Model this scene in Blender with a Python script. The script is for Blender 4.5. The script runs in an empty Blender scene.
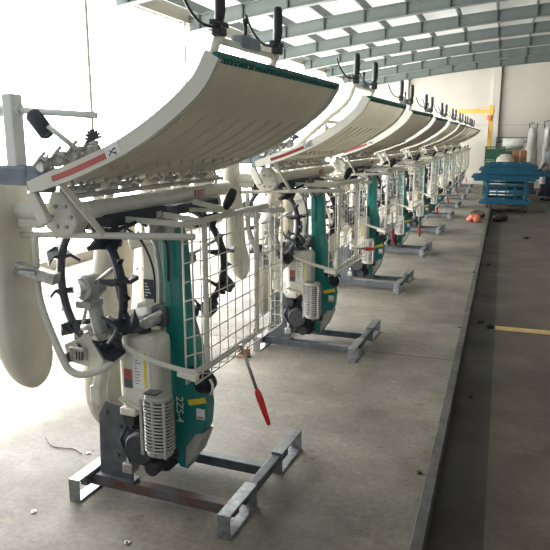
import bpy, bmesh, math, random
from mathutils import Vector, Matrix
random.seed(7)
scn = bpy.context.scene
COL = scn.collection
PI = math.pi

# ------------------------------------------------------------------ materials
def mat(name, col, rough=.5, metal=0., noise=0., scale=20., bump=0., dark=None, coat=0., stretch=None):
    m = bpy.data.materials.new(name); m.use_nodes = True
    nt = m.node_tree; b = nt.nodes['Principled BSDF']
    b.inputs['Roughness'].default_value = rough
    b.inputs['Metallic'].default_value = metal
    b.inputs['Coat Weight'].default_value = coat
    c = (*col, 1)
    tc = nt.nodes.new('ShaderNodeTexCoord')
    n = nt.nodes.new('ShaderNodeTexNoise'); n.inputs['Scale'].default_value = scale
    n.inputs['Detail'].default_value = 6; n.inputs['Roughness'].default_value = .62
    if stretch:
        mp = nt.nodes.new('ShaderNodeMapping'); mp.inputs['Scale'].default_value = stretch
        nt.links.new(tc.outputs['Object'], mp.inputs['Vector']); nt.links.new(mp.outputs['Vector'], n.inputs['Vector'])
    else:
        nt.links.new(tc.outputs['Object'], n.inputs['Vector'])
    r = nt.nodes.new('ShaderNodeValToRGB')
    d = dark if dark else tuple(x*(1-noise) for x in col)
    r.color_ramp.elements[0].position = .33; r.color_ramp.elements[0].color = (*d, 1)
    r.color_ramp.elements[1].position = .66; r.color_ramp.elements[1].color = c
    nt.links.new(n.outputs['Fac'], r.inputs['Fac']); nt.links.new(r.outputs['Color'], b.inputs['Base Color'])
    if bump:
        bp = nt.nodes.new('ShaderNodeBump'); bp.inputs['Strength'].default_value = bump; bp.inputs['Distance'].default_value = .01
        nt.links.new(n.outputs['Fac'], bp.inputs['Height']); nt.links.new(bp.outputs['Normal'], b.inputs['Normal'])
    return m

def emis(name, col, strength, base=(.8, .8, .8)):
    m = bpy.data.materials.new(name); m.use_nodes = True
    b = m.node_tree.nodes['Principled BSDF']
    b.inputs['Base Color'].default_value = (*base, 1)
    b.inputs['Emission Color'].default_value = (*col, 1)
    b.inputs['Emission Strength'].default_value = strength
    return m

M = {}
M['ivory'] = mat('ivory_paint', (.72, .70, .61), .38, noise=.12, scale=6, coat=.2)
M['wire'] = mat('cream_wire', (.76, .73, .64), .35, noise=.06, scale=30)
M['float'] = mat('float_plastic', (.71, .67, .57), .45, dark=(.59, .54, .44), scale=5, bump=.15)
M['green'] = mat('teal_plastic', (.003, .215, .19), .34, noise=.18, scale=9, coat=.3)
M['black'] = mat('black_rubber', (.022, .024, .03), .5, noise=.4, scale=25)
M['lug'] = mat('wheel_rubber', (.030, .036, .052), .5, noise=.4, scale=25)
M['navy'] = mat('dark_panel', (.035, .042, .06), .55, noise=.3, scale=8)
M['steel'] = mat('bare_steel', (.42, .44, .46), .38, .75, noise=.5, scale=30)
M['zinc'] = mat('zinc_plate', (.58, .58, .55), .35, .7, noise=.45, scale=45)
M['alu'] = mat('cast_aluminium', (.50, .50, .48), .48, .45, noise=.3, scale=30, bump=.1)
M['darksteel'] = mat('grey_painted_steel', (.13, .145, .16), .5, .35, noise=.45, scale=14)
M['rust'] = mat('rusty_steel', (.13, .13, .135), .6, .3, dark=(.13, .05, .03), scale=9)
M['tray'] = mat('tray_underside', (.47, .445, .37), .55, dark=(.42, .395, .325), scale=3, bump=.05, stretch=(1, 5, 1))
M['trayedge'] = mat('tray_trim_green', (.01, .16, .14), .45, noise=.3, scale=30)
M['red'] = mat('red_grip', (.75, .03, .03), .35, noise=.1)
M['redlabel'] = mat('red_label', (.50, .11, .11), .5, noise=.1)
M['yellow'] = mat('yellow_label', (.80, .62, .04), .5, noise=.1)
M['white'] = mat('white_label', (.82, .82, .80), .5, noise=.05)
M['dkgrey'] = mat('grey_label', (.10, .11, .12), .5, noise=.2)
M['muff'] = mat('muffler_guard_grey', (.40, .39, .365), .42, .25, noise=.12, scale=20)
M['engine'] = mat('engine_block', (.07, .075, .08), .5, .5, noise=.5, scale=40, bump=.3)
M['grey'] = mat('grey_plastic', (.20, .24, .28), .5, noise=.2)
M['blue'] = mat('blue_paint', (.003, .095, .165), .45, noise=.3, scale=6)
M['orange'] = mat('orange_plastic_bag', (.68, .20, .12), .5, dark=(.42, .08, .04), scale=9, bump=.4)
M['yellowpaint'] = mat('crane_yellow', (.72, .46, .10), .45, noise=.2, scale=4)
M['cardboard'] = mat('cardboard', (.36, .17, .09), .8, noise=.2, scale=8)
M['cratee'] = mat('green_crate', (.04, .17, .10), .5, noise=.4, scale=6)
M['sack'] = mat('woven_sack', (.55, .52, .46), .8, noise=.2, scale=9, bump=.4)
M['film'] = mat('clear_wrap', (.80, .80, .75), .25, noise=.25, scale=6, bump=.4)
M['skin'] = mat('skin', (.45, .27, .18), .6, noise=.1)
M['cloth'] = mat('blue_work_clothes', (.05, .08, .16), .8, noise=.3, scale=12)
M['hair'] = mat('black_hair', (.015, .013, .012), .6, noise=.3)
M['roofsteel'] = mat('roof_steel_paint', (.115, .14, .128), .55, noise=.15, scale=3)
M['clip'] = mat('dark_clip', (.06, .075, .075), .6, noise=.2)
M['kerb'] = mat('steel_angle', (.10, .10, .098), .6, .3, dark=(.045, .043, .04), scale=7)
M['debris'] = mat('dark_debris', (.03, .026, .024), .8, noise=.5)

def floor_mat(name, a, b, c, scale=1., stains=True):
    m = bpy.data.materials.new(name); m.use_nodes = True
    nt = m.node_tree; L = nt.links.new; N = nt.nodes.new
    bs = nt.nodes['Principled BSDF']
    tc = N('ShaderNodeTexCoord')
    def noise(s, d, r=.6, st=None):
        n = N('ShaderNodeTexNoise'); n.inputs['Scale'].default_value = s; n.inputs['Detail'].default_value = d
        n.inputs['Roughness'].default_value = r
        if st:
            mp = N('ShaderNodeMapping'); mp.inputs['Scale'].default_value = st
            L(tc.outputs['Object'], mp.inputs['Vector']); L(mp.outputs['Vector'], n.inputs['Vector'])
        else: L(tc.outputs['Object'], n.inputs['Vector'])
        return n.outputs['Fac']
    def ramp(f, p0, c0, p1, c1):
        r = N('ShaderNodeValToRGB'); e = r.color_ramp.elements
        e[0].position = p0; e[0].color = (*c0, 1); e[1].position = p1; e[1].color = (*c1, 1)
        L(f, r.inputs['Fac']); return r.outputs['Color']
    def mix(f, x, y, mode='MIX'):
        k = N('ShaderNodeMix'); k.data_type = 'RGBA'; k.blend_type = mode
        if isinstance(f, float): k.inputs[0].default_value = f
        else: L(f, k.inputs[0])
        L(x, k.inputs[6])
        L(y, k.inputs[7]); return k.outputs[2]
    base = ramp(noise(.9*scale, 8, .65), .30, a, .68, b)
    fine = ramp(noise(38*scale, 4, .7), .36, (.70,)*3, .62, (1.08,)*3)
    col = mix(.8, base, fine, 'MULTIPLY')
    scr = ramp(noise(3.5, 8, .75, (1.0, 1.6, 1)), .52, (1,)*3, .72, (1.5,)*3)
    col = mix(.85, col, scr, 'MULTIPLY')
    spots = ramp(noise(9*scale, 2, .5), .66, (1,)*3, .72, c)
    col = mix(.55, col, spots, 'MULTIPLY')
    blot = ramp(noise(2.3, 5, .6),   .48, (1,)*3, .68, (.60, .58, .55))
    col = mix(.8, col, blot, 'MULTIPLY')
    L(col, bs.inputs['Base Color'])
    rr = ramp(noise(1.7, 5, .6), .3, (.52,)*3, .7, (.75,)*3)
    L(rr, bs.inputs['Roughness'])
    bp = N('ShaderNodeBump'); bp.inputs['Strength'].default_value = .25; bp.inputs['Distance'].default_value = .004
    L(noise(38*scale, 4, .7), bp.inputs['Height']); L(bp.outputs['Normal'], bs.inputs['Normal'])
    return m
M['platform'] = floor_mat('worn_concrete', (.100, .089, .070), (.215, .196, .158), (.45, .43, .40))
M['kerbshade'] = floor_mat('painted_kerb_shadow', (.010, .008, .006), (.030, .024, .018), (.5, .46, .42))
M['lowfloor'] = floor_mat('grimy_concrete', (.045, .035, .026), (.098, .081, .059), (.5, .46, .42))
M['wallpaint'] = mat('cream_wall_plaster', (.50, .475, .415), .8, noise=.07, scale=1.2)
M['walljoint'] = mat('wall_joint', (.42, .41, .38), .8, noise=.1)

# ------------------------------------------------------------------ mesh builder
class MB:
    def __init__(s): s.bm = bmesh.new()
    def box(s, x0, x1, y0, y1, z0, z1, bev=0., rot=None, seg=2):
        bm = bmesh.new(); bmesh.ops.create_cube(bm, size=1)
        c = Vector(((x0+x1)/2, (y0+y1)/2, (z0+z1)/2)); d = Vector((abs(x1-x0), abs(y1-y0), abs(z1-z0)))
        for v in bm.verts: v.co = Vector((v.co.x*d.x, v.co.y*d.y, v.co.z*d.z))
        if bev: bmesh.ops.bevel(bm, geom=bm.edges[:], offset=min(bev, min(d)*.49), segments=seg, affect='EDGES', profile=.5)
        if rot is not None:
            for v in bm.verts: v.co = rot @ v.co
        for v in bm.verts: v.co += c
        s._add(bm); return s
    def bar(s, a, b, w, h, bev=0., up=(0, 0, 1)):
        """box beam from a to b, width w across, height h along up"""
        a = Vector(a); b = Vector(b); d = (b-a); L = d.length; d.normalize()
        u = Vector(up); u = (u-d*u.dot(d))
        if u.length < 1e-4: u = Vector((0, 1, 0)); u = u-d*u.dot(d)
        u.normalize(); sd = d.cross(u)
        R = Matrix((d, sd, u)).transposed()
        bm = bmesh.new(); bmesh.ops.create_cube(bm, size=1)
        for v in bm.verts: v.co = Vector((v.co.x*L, v.co.y*w, v.co.z*h))
        if bev: bmesh.ops.bevel(bm, geom=bm.edges[:], offset=bev, segments=2, affect='EDGES', profile=.5)
        for v in bm.verts: v.co = R @ v.co + (a+b)/2
        s._add(bm); return s
    def _add(s, bm, smooth=False):
        for f in bm.faces: f.smooth = smooth
        me = bpy.data.meshes.new('tmp'); bm.to_mesh(me); bm.free(); s.bm.from_mesh(me); bpy.data.meshes.remove(me)
    def tube(s, pts, r, seg=8, closed=False, cap=True):
        pts = [Vector(p) for p in pts]; n = len(pts)
        rr = r if isinstance(r, (list, tuple)) else [r]*n
        bm = bmesh.new(); rings = []
        t0 = (pts[1]-pts[0]).normalized()
        u = t0.orthogonal().normalized()
        for i, p in enumerate(pts):
            if closed: t = (pts[(i+1) % n]-pts[i-1]).normalized()
            elif i == 0: t = t0
            elif i == n-1: t = (pts[-1]-pts[-2]).normalized()
            else: t = ((pts[i+1]-p).normalized()+(p-pts[i-1]).normalized()).normalized()
            u = (u-t*u.dot(t)).normalized(); w = t.cross(u)
            rings.append([bm.verts.new(p+(u*math.cos(2*PI*k/seg)+w*math.sin(2*PI*k/seg))*rr[i]) for k in range(seg)])
        m = n if closed else n-1
        for i in range(m):
            A = rings[i]; B = rings[(i+1) % n]
            for k in range(seg): bm.faces.new((A[k], A[(k+1) % seg], B[(k+1) % seg], B[k]))
        if cap and not closed: bm.faces.new(rings[0][::-1]); bm.faces.new(rings[-1])
        for f in bm.faces: f.smooth = len(f.verts) == 4 and seg > 5
        me = bpy.data.meshes.new('tmp'); bm.to_mesh(me); bm.free(); s.bm.from_mesh(me); bpy.data.meshes.remove(me)
        return s
    def curve(s, pts, r, seg=8, closed=False, sub=5):
        P = [Vector(p) for p in pts]; n = len(P); out = []
        rng = range(n if closed else n-1)
        for i in rng:
            p1 = P[i]; p2 = P[(i+1) % n]
            p0 = P[i-1] if (i > 0 or closed) else p1*2-p2
            p3 = P[(i+2) % n] if (i+2 < n or closed) else p2*2-p1
            for k in range(sub):
                t = k/sub
                out.append(.5*((2*p1)+(p2-p0)*t+(2*p0-5*p1+4*p2-p3)*t*t+(3*p1-p0-3*p2+p3)*t**3))
        if not closed: out.append(P[-1])
        return s.tube(out, r, seg, closed)
    def cyl(s, a, b, r, seg=16, r2=None, bev=0):
        a = Vector(a); b = Vector(b); r2 = r if r2 is None else r2
        if bev:
            d = (b-a).normalized()
            return s.tube([a, a+d*bev*.01, a+d*bev, b-d*bev, b-d*bev*.01, b], [r-bev, r-bev, r, r2, r2-bev, r2-bev], seg)
        return s.tube([a, b], [r, r2], seg)
    def prism(s, prof, axis, a, b, bev=0., seg=2, taper=None):
        """extrude a closed 2-D profile along axis ('x','y','z') from a to b"""
        bm = bmesh.new()
        def mk(p, t):
            if axis == 'y': return Vector((p[0], t, p[1]))
            if axis == 'x': return Vector((t, p[0], p[1]))
            return Vector((p[0], p[1], t))
        A = [bm.verts.new(mk(p, a)) for p in prof]; B = [bm.verts.new(mk(p, b)) for p in (taper or prof)]
        n = len(prof); bm.faces.new(A); bm.faces.new(B[::-1])
        for i in range(n): bm.faces.new((A[i], B[i], B[(i+1) % n], A[(i+1) % n]))
        bmesh.ops.recalc_face_normals(bm, faces=bm.faces[:])
        if bev:
            ed = [e for e in bm.edges if (e.verts[0] in A) == (e.verts[1] in A)]
            bmesh.ops.bevel(bm, geom=ed, offset=bev, segments=seg, affect='EDGES', profile=.5)
        s._add(bm); return s
    def sheet(s, rows, thick=0.):
        """grid of points, optionally thickened along normals"""
        bm = bmesh.new(); V = [[bm.verts.new(p) for p in r] for r in rows]
        for i in range(len(V)-1):
            for j in range(len(V[0])-1): bm.faces.new((V[i][j], V[i][j+1], V[i+1][j+1], V[i+1][j]))
        if thick: bmesh.ops.solidify(bm, geom=bm.faces[:], thickness=thick)
        for f in bm.faces: f.smooth = True
        me = bpy.data.meshes.new('tmp'); bm.to_mesh(me); bm.free(); s.bm.from_mesh(me); bpy.data.meshes.remove(me)
        return s
    def blob(s, c, r, sub=2, sc=(1, 1, 1), jit=0., rot=None):
        bm = bmesh.new(); bmesh.ops.create_icosphere(bm, subdivisions=sub, radius=r)
        for v in bm.verts:
            k = 1+random.uniform(-jit, jit)
            v.co = Vector((v.co.x*sc[0]*k, v.co.y*sc[1]*k, v.co.z*sc[2]*k))
            if rot is not None: v.co = rot @ v.co
            v.co += Vector(c)
        s._add(bm, True); return s
    def build(s, name, m, parent=None, kind=None, sub=0):
        me = bpy.data.meshes.new(name)
        bmesh.ops.recalc_face_normals(s.bm, faces=s.bm.faces[:])
        s.bm.to_mesh(me); s.bm.free(); me.materials.append(M[m] if isinstance(m, str) else m)
        o = bpy.data.objects.new(name, me); COL.objects.link(o)
        if parent: o.parent = parent
        if kind: o['kind'] = kind
        if sub:
            md = o.modifiers.new('s', 'SUBSURF'); md.levels = sub; md.render_levels = sub
        return o

def tag(o, label=None, cat=None, group=None, kind=None):
    if label: o['label'] = label
    if cat: o['category'] = cat
    if group: o['group'] = group
    if kind: o['kind'] = kind
    return o
def empty(name, loc=(0, 0, 0), rz=0.):
    o = bpy.data.objects.new(name, None); COL.objects.link(o); o.location = loc; o.rotation_euler = (0, 0, rz)
    o.empty_display_size = .2
    return o
KIDS = {}
def copy_tree(o, parent=None):
    c = o.copy(); COL.objects.link(c)
    if parent: c.parent = parent
    for ch in [k for k in ALLO if k.parent == o]: copy_tree(ch, c)
    return c
def text_mesh(name, body, size, m, parent, M4, ext=.0006):
    cu = bpy.data.curves.new(name, 'FONT'); cu.body = body; cu.size = size; cu.extrude = ext
    cu.align_x = 'CENTER'; cu.align_y = 'CENTER'
    t = bpy.data.objects.new(name+'_src', cu); COL.objects.link(t)
    bpy.context.view_layer.update()
    me = bpy.data.meshes.new_from_object(t.evaluated_get(bpy.context.evaluated_depsgraph_get()))
    bpy.data.objects.remove(t); bpy.data.curves.remove(cu)
    me.transform(M4); me.materials.clear(); me.materials.append(M[m])
    o = bpy.data.objects.new(name, me); COL.objects.link(o); o.parent = parent
    return o
def rrect(x0, x1, y0, y1, r, n=4):
    out = []
    for cx, cy, a0 in ((x1-r, y1-r, 0), (x0+r, y1-r, 90), (x0+r, y0+r, 180), (x1-r, y0+r, 270)):
        for k in range(n+1):
            a = math.radians(a0+90*k/n); out.append((cx+r*math.cos(a), cy+r*math.sin(a)))
    return out

# ------------------------------------------------------------------ the building
XL, XE, XR, YB, Y0 = -5.2, -.2, 8.0, 24.4, -1.5
def zroof(x): return 3.99+.08*x-.008*x*x
XS = [XL+(XR-XL)*i/14 for i in range(15)]
MB().box(XL-.3, XE-.03, Y0, YB+.3, -.4, 0).build('floor', 'platform', kind='structure')
MB().box(XE-.03, XR, Y0, YB+.3, -.5, -.10).build('floor', 'lowfloor', kind='structure')
k = MB()
k.box(XE-.05, XE, Y0, YB, -.10, .005, .003)
k.build('trim_1', 'kerb', kind='structure')
MB().box(XE-.01, XE+.23, Y0, YB, -.12, -.0985).build('trim_40', 'kerbshade', kind='structure')  # dark strip laid as the kerb's cast shadow, shade put into the colour
# expansion joints on the platform
jm = mat('joint_grime', (.12, .11, .10), .9, noise=.3)
for i, y in enumerate((4.72, 9.3, 13.9, 18.5)):
    MB().box(XL, XE-.05, y, y+.010, -.002, .0012).build('trim_%d' % (2+i), jm, kind='structure')
yl = MB().box(-.04, 4.5, 6.0, 6.13, -.1, -.0985).build('trim_6', mat('worn_yellow_line', (.52, .33, .09), .7, dark=(.30, .22, .12), scale=14), kind='structure')
gl = MB().box(1.02, 1.14, 9.0, 19.0, -.1, -.0975)
gl.build('trim_7', mat('drain_strip', (.065, .085, .075), .6, noise=.3, scale=4), kind='structure')

# back wall
wb = MB()
wb.box(XL, XR, YB, YB+.25, 0-.1, 5.0)
wb.build('wall_back', 'wallpaint', kind='structure')
w = MB()
for x in (-3.5, -.38, 2.7, 5.8): w.box(x-.13, x+.13, YB-.16, YB, -.1, 4.6, .01)
w.build('trim_8', 'wallpaint', kind='structure')
w = MB(); w.box(XL, XR, YB-.03, YB, 2.02, 2.06); w.box(XL, XR, YB-.03, YB, .0, .12)
w.build('trim_9', 'walljoint', kind='structure')
MB().box(XR, XR+.2, Y0, YB, -.1, 5).build('wall_right', 'wallpaint', kind='structure')
# left wall: low sill, mullions, tall bright bays
wl = MB(); wl.box(XL-.2, XL, 2.0, YB, 3.5, 4.2); wl.box(XL-.2, XL, 2.0, YB, -.1, .12)
cols = [2.0+2.8*i for i in range(9)]
for y in cols: wl.box(XL-.2, XL, y-.03, y+.03, 0, 3.5)
wl.build('wall_left', 'wallpaint', kind='structure')
gm = bpy.data.materials.new('daylit_frosted_pane'); gm.use_nodes = True
nt = gm.node_tree; nt.nodes.clear(); o_ = nt.nodes.new('ShaderNodeOutputMaterial'); a_ = nt.nodes.new('ShaderNodeAddShader')
t_ = nt.nodes.new('ShaderNodeBsdfTransparent'); e_ = nt.nodes.new('ShaderNodeEmission'); e_.inputs[0].default_value = (1, .99, .97, 1); e_.inputs[1].default_value = 5.0
nt.links.new(t_.outputs[0], a_.inputs[0]); nt.links.new(e_.outputs[0], a_.inputs[1]); nt.links.new(a_.outputs[0], o_.inputs[0])
M['glass'] = gm
for i in range(8):
    y0, y1 = cols[i]+.03, cols[i+1]-.03
    g = MB().box(XL-.12, XL-.10, y0, y1, .12, 3.5).build('window_%d' % (i+1), 'glass', kind='structure')
    f = MB()
    for t in (.0, 1.): f.box(XL-.1, XL-.06, y0+(y1-y0)*t-.01, y0+(y1-y0)*t+.01, .12, 3.5)
    for z in (.14, 3.49): f.box(XL-.1, XL-.06, y0, y1, z-.02, z+.02)
    f.build('window_frame', 'white', g)
# the near bay is an open doorway through which the yard glares
# roof
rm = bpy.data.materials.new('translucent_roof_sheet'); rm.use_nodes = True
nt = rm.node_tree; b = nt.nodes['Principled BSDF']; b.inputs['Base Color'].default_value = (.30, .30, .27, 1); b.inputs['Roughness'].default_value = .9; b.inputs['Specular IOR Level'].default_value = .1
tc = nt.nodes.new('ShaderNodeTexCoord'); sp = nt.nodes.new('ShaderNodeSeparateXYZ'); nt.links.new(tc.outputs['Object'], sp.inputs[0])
mr = nt.nodes.new('ShaderNodeMapRange'); mr.inputs[1].default_value = -5; mr.inputs[2].default_value = -.3; mr.inputs[3].default_value = 1.3; mr.inputs[4].default_value = .13  # daylight glow put into the sheet's own emission, fading towards the right
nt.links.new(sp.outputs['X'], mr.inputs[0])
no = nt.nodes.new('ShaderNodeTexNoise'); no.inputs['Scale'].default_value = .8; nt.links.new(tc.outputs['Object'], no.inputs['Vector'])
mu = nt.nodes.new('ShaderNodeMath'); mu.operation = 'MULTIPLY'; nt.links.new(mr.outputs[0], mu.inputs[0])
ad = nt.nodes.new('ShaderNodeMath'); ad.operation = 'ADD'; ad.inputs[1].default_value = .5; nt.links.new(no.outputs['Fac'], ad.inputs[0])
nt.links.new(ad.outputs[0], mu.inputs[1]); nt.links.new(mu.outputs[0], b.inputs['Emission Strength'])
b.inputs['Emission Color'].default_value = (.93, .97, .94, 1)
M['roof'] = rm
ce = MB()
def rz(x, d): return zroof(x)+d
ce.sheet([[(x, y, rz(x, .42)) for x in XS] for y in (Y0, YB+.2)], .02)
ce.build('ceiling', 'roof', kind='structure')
ys = [24.2-2.27*i for i in range(11)]
for i, y in enumerate(ys):
    r = MB()
    for (xa, xb) in zip(XS, XS[1:]):
        r.prism([(xa, rz(xa, 0)), (xb, rz(xb, 0)), (xb, rz(xb, .24)), (xa, rz(xa, .24))], 'y', y-.012, y+.012)
        for z in (0, .23): r.prism([(xa, rz(xa, z)), (xb, rz(xb, z)), (xb, rz(xb, z+.014)), (xa, rz(xa, z+.014))], 'y', y-.07, y+.07)
    r.build('rafter', 'roofsteel', kind='structure').name = 'trim_%d' % (10+i)
    c = MB(); x = XL+.2
    while x < XR:
        c.box(x-.012, x+.012, y-.06, y-.012, rz(x, .012), rz(x, .24)); x += .78
    c.build('stiffener', 'clip', kind='structure').name = 'trim_%d' % (22+i)
x = XL+.2; i = 0
p = MB()
while x < XR:
    p.box(x-.02, x+.02, Y0, YB, rz(x, .25), rz(x, .40)); x += .78
p.build('trim_34', 'roofsteel', kind='structure')

# ------------------------------------------------------------------ stand
def make_stand(root):
    """bolted steel shipping stand, a part of the machine"""
    m = MB()
    m.box(.378, .422, -.25, .25, .055, .0975, .003); m.box(-.365, -.325, -.36, .20, .045, .0875, .003)
    m.box(-.38, .40, .036, .084, .035, .083, .003)
    st = m.build('stand', 'darksteel', root)
    MB().box(-.37, .40, -.324, -.276, .035, .083, .003).build('rusty_rail', 'rust', st)
    for u, w0, w1 in ((.40, -.43, -.15), (.40, .15, .43), (-.345, -.43, -.20), (-.345, .08, .32)):
        m = MB()
        m.box(u-.028, u+.028, w0, w1, .098, .106, .001); m.box(u-.028, u+.028, w0, w1, .0, .008, .001)
        m.box(u-.028, u+.028, w0, w0+.007, .0, .106, .001); m.box(u-.028, u+.028, w1-.007, w1, .0, .106, .001)
        m.build('end_loop', 'steel', st)
    for v in (-.30, .06):
        m = MB()
        m.prism([(-.29, .084), (-.12, .084), (-.10, .26), (-.14, .36), (-.17, .44), (-.24, .45), (-.28, .38)], 'y', v-.006, v+.006, .0)
        m.box(-.30, -.10, v-.03, v+.03, .084, .094)
        for (a, c) in ((-.24, .40), (-.17, .34), (-.19, .20)): m.cyl((a, v-.016, c), (a, v-.005, c), .012, 6)
        m.build('upright_plate', 'darksteel', st)
    return st

# ------------------------------------------------------------------ rice transplanter standing on its nose
def arc_pts():
    A = [(-.24, 1.415), (-.09, 1.455), (.05, 1.505), (.17, 1.555), (.29, 1.62), (.40, 1.695), (.48, 1.765), (.53, 1.845)]
    return A
def smooth2(P, sub=4):
    V = [Vector((a, 0, b)) for a, b in P]; n = len(V); out = []
    for i in range(n-1):
        p1, p2 = V[i], V[i+1]; p0 = V[i-1] if i else p1*2-p2; p3 = V[i+2] if i+2 < n else p2*2-p1
        for k in range(sub):
            t = k/sub; q = .5*((2*p1)+(p2-p0)*t+(2*p0-5*p1+4*p2-p3)*t*t+(3*p1-p0-3*p2+p3)*t**3); out.append((q.x, q.z))
    out.append((V[-1].x, V[-1].z)); return out

def make_wheel(root, c, R, rz, parent_name='wheel'):
    Rz = Matrix.Rotation(rz, 4, 'Z'); T = Matrix.Translation(c) @ Rz
    m = MB(); N = 40
    m.tube([T @ Vector((R*math.cos(2*PI*k/N), 0, R*math.sin(2*PI*k/N))) for k in range(N)], .019, 8, True)
    for k in range(48):   # small teeth around the rim
        a = 2*PI*k/48
        if k % 2: continue
        p = [Vector(((R+.012)*math.cos(a-.05), 0, (R+.012)*math.sin(a-.05))), Vector(((R+.042)*math.cos(a), 0, (R+.042)*math.sin(a))), Vector(((R+.012)*math.cos(a+.05), 0, (R+.012)*math.sin(a+.05)))]
        bm = bmesh.new(); A = [bm.verts.new(T @ (q+Vector((0, -.012, 0)))) for q in p]; B = [bm.verts.new(T @ (q+Vector((0, .012, 0)))) for q in p]
        bm.faces.new(A); bm.faces.new(B[::-1])
        for i in range(3): bm.faces.new((A[i], B[i], B[(i+1) % 3], A[(i+1) % 3]))
        m._add(bm)
    wo = m.build('wheel', 'lug', root)
    for k in range(10):
        a = 2*PI*(k+.35)/10
        q = MB(); bm = bmesh.new()
        e = Vector((math.cos(a), 0, math.sin(a))); t = Vector((-math.sin(a), 0, math.cos(a))); y = Vector((0, 1, 0))
        pr = [e*(R-.035)-y*.075+t*.02, e*(R-.01)-y*.04, e*(R-.02), e*(R-.01)+y*.04, e*(R-.035)+y*.075+t*.02, e*(R+.05)+y*.05+t*.012, e*(R+.07), e*(R+.05)-y*.05+t*.012]
        A = [bm.verts.new(T @ (v-t*.008)) for v in pr]; B = [bm.verts.new(T @ (v+t*.008)) for v in pr]
        bm.faces.new(A); bm.faces.new(B[::-1])
        for i in range(8): bm.faces.new((A[i], B[i], B[(i+1) % 8], A[(i+1) % 8]))
        q._add(bm); q.build('paddle', 'lug', wo)
    q = MB()
    for k in range(5):
        a = 2*PI*k/5+.5
        if k in (0, 3): q.tube([T @ Vector((.04*math.cos(a), 0, .04*math.sin(a))), T @ Vector((R*math.cos(a), 0, R*math.sin(a)))], .008, 6)
    q.tube([T @ Vector((0, -.06, 0)), T @ Vector((0, .06, 0))], .035, 12)
    q.build('hub', 'zinc', wo)
    return wo

def make_float(root, u, v, z0, z1, w, t, lean=0., dv=0.):
    """long rounded planting float hanging nose down"""
    m = MB(); rows = []
    S = 24; KS = [0, .004, .012, .025, .045, .07, .10, .14, .18, .22, .3, .4, .52, .64, .76, .88, 1.]; n = len(KS)-1
    for i in range(n+1):
        k = KS[i]
        z = z0+(z1-z0)*k
        # rounded nose at bottom, gentle taper up
        f = math.sqrt(max(0.0, 1-(1-min(1, k/.22))**2)) if k < .22 else 1-(k-.22)*.30
        f = max(f, .04)
        g = max(.15, f) if k < .22 else 1-(k-.22)*.15
        cx = u+lean*(k-.3)+.05*max(0, .3-k)/.3
        rows.append([(cx+t/2*g*math.copysign(abs(math.cos(a))**.55, math.cos(a)), v+dv*k+w/2*f*math.copysign(abs(math.sin(a))**.7, math.sin(a)), z) for a in [2*PI*j/S for j in range(S+1)]])
    bm = bmesh.new(); V = [[bm.verts.new(p) for p in r[:-1]] for r in rows]
    for i in range(n):
        for j in range(S): bm.faces.new((V[i][j], V[i][(j+1) % S], V[i+1][(j+1) % S], V[i+1][j]))
    bm.faces.new(V[0][::-1]); bm.faces.new(V[-1])
    m._add(bm, True)
    return m.build('float', 'float', root)

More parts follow.
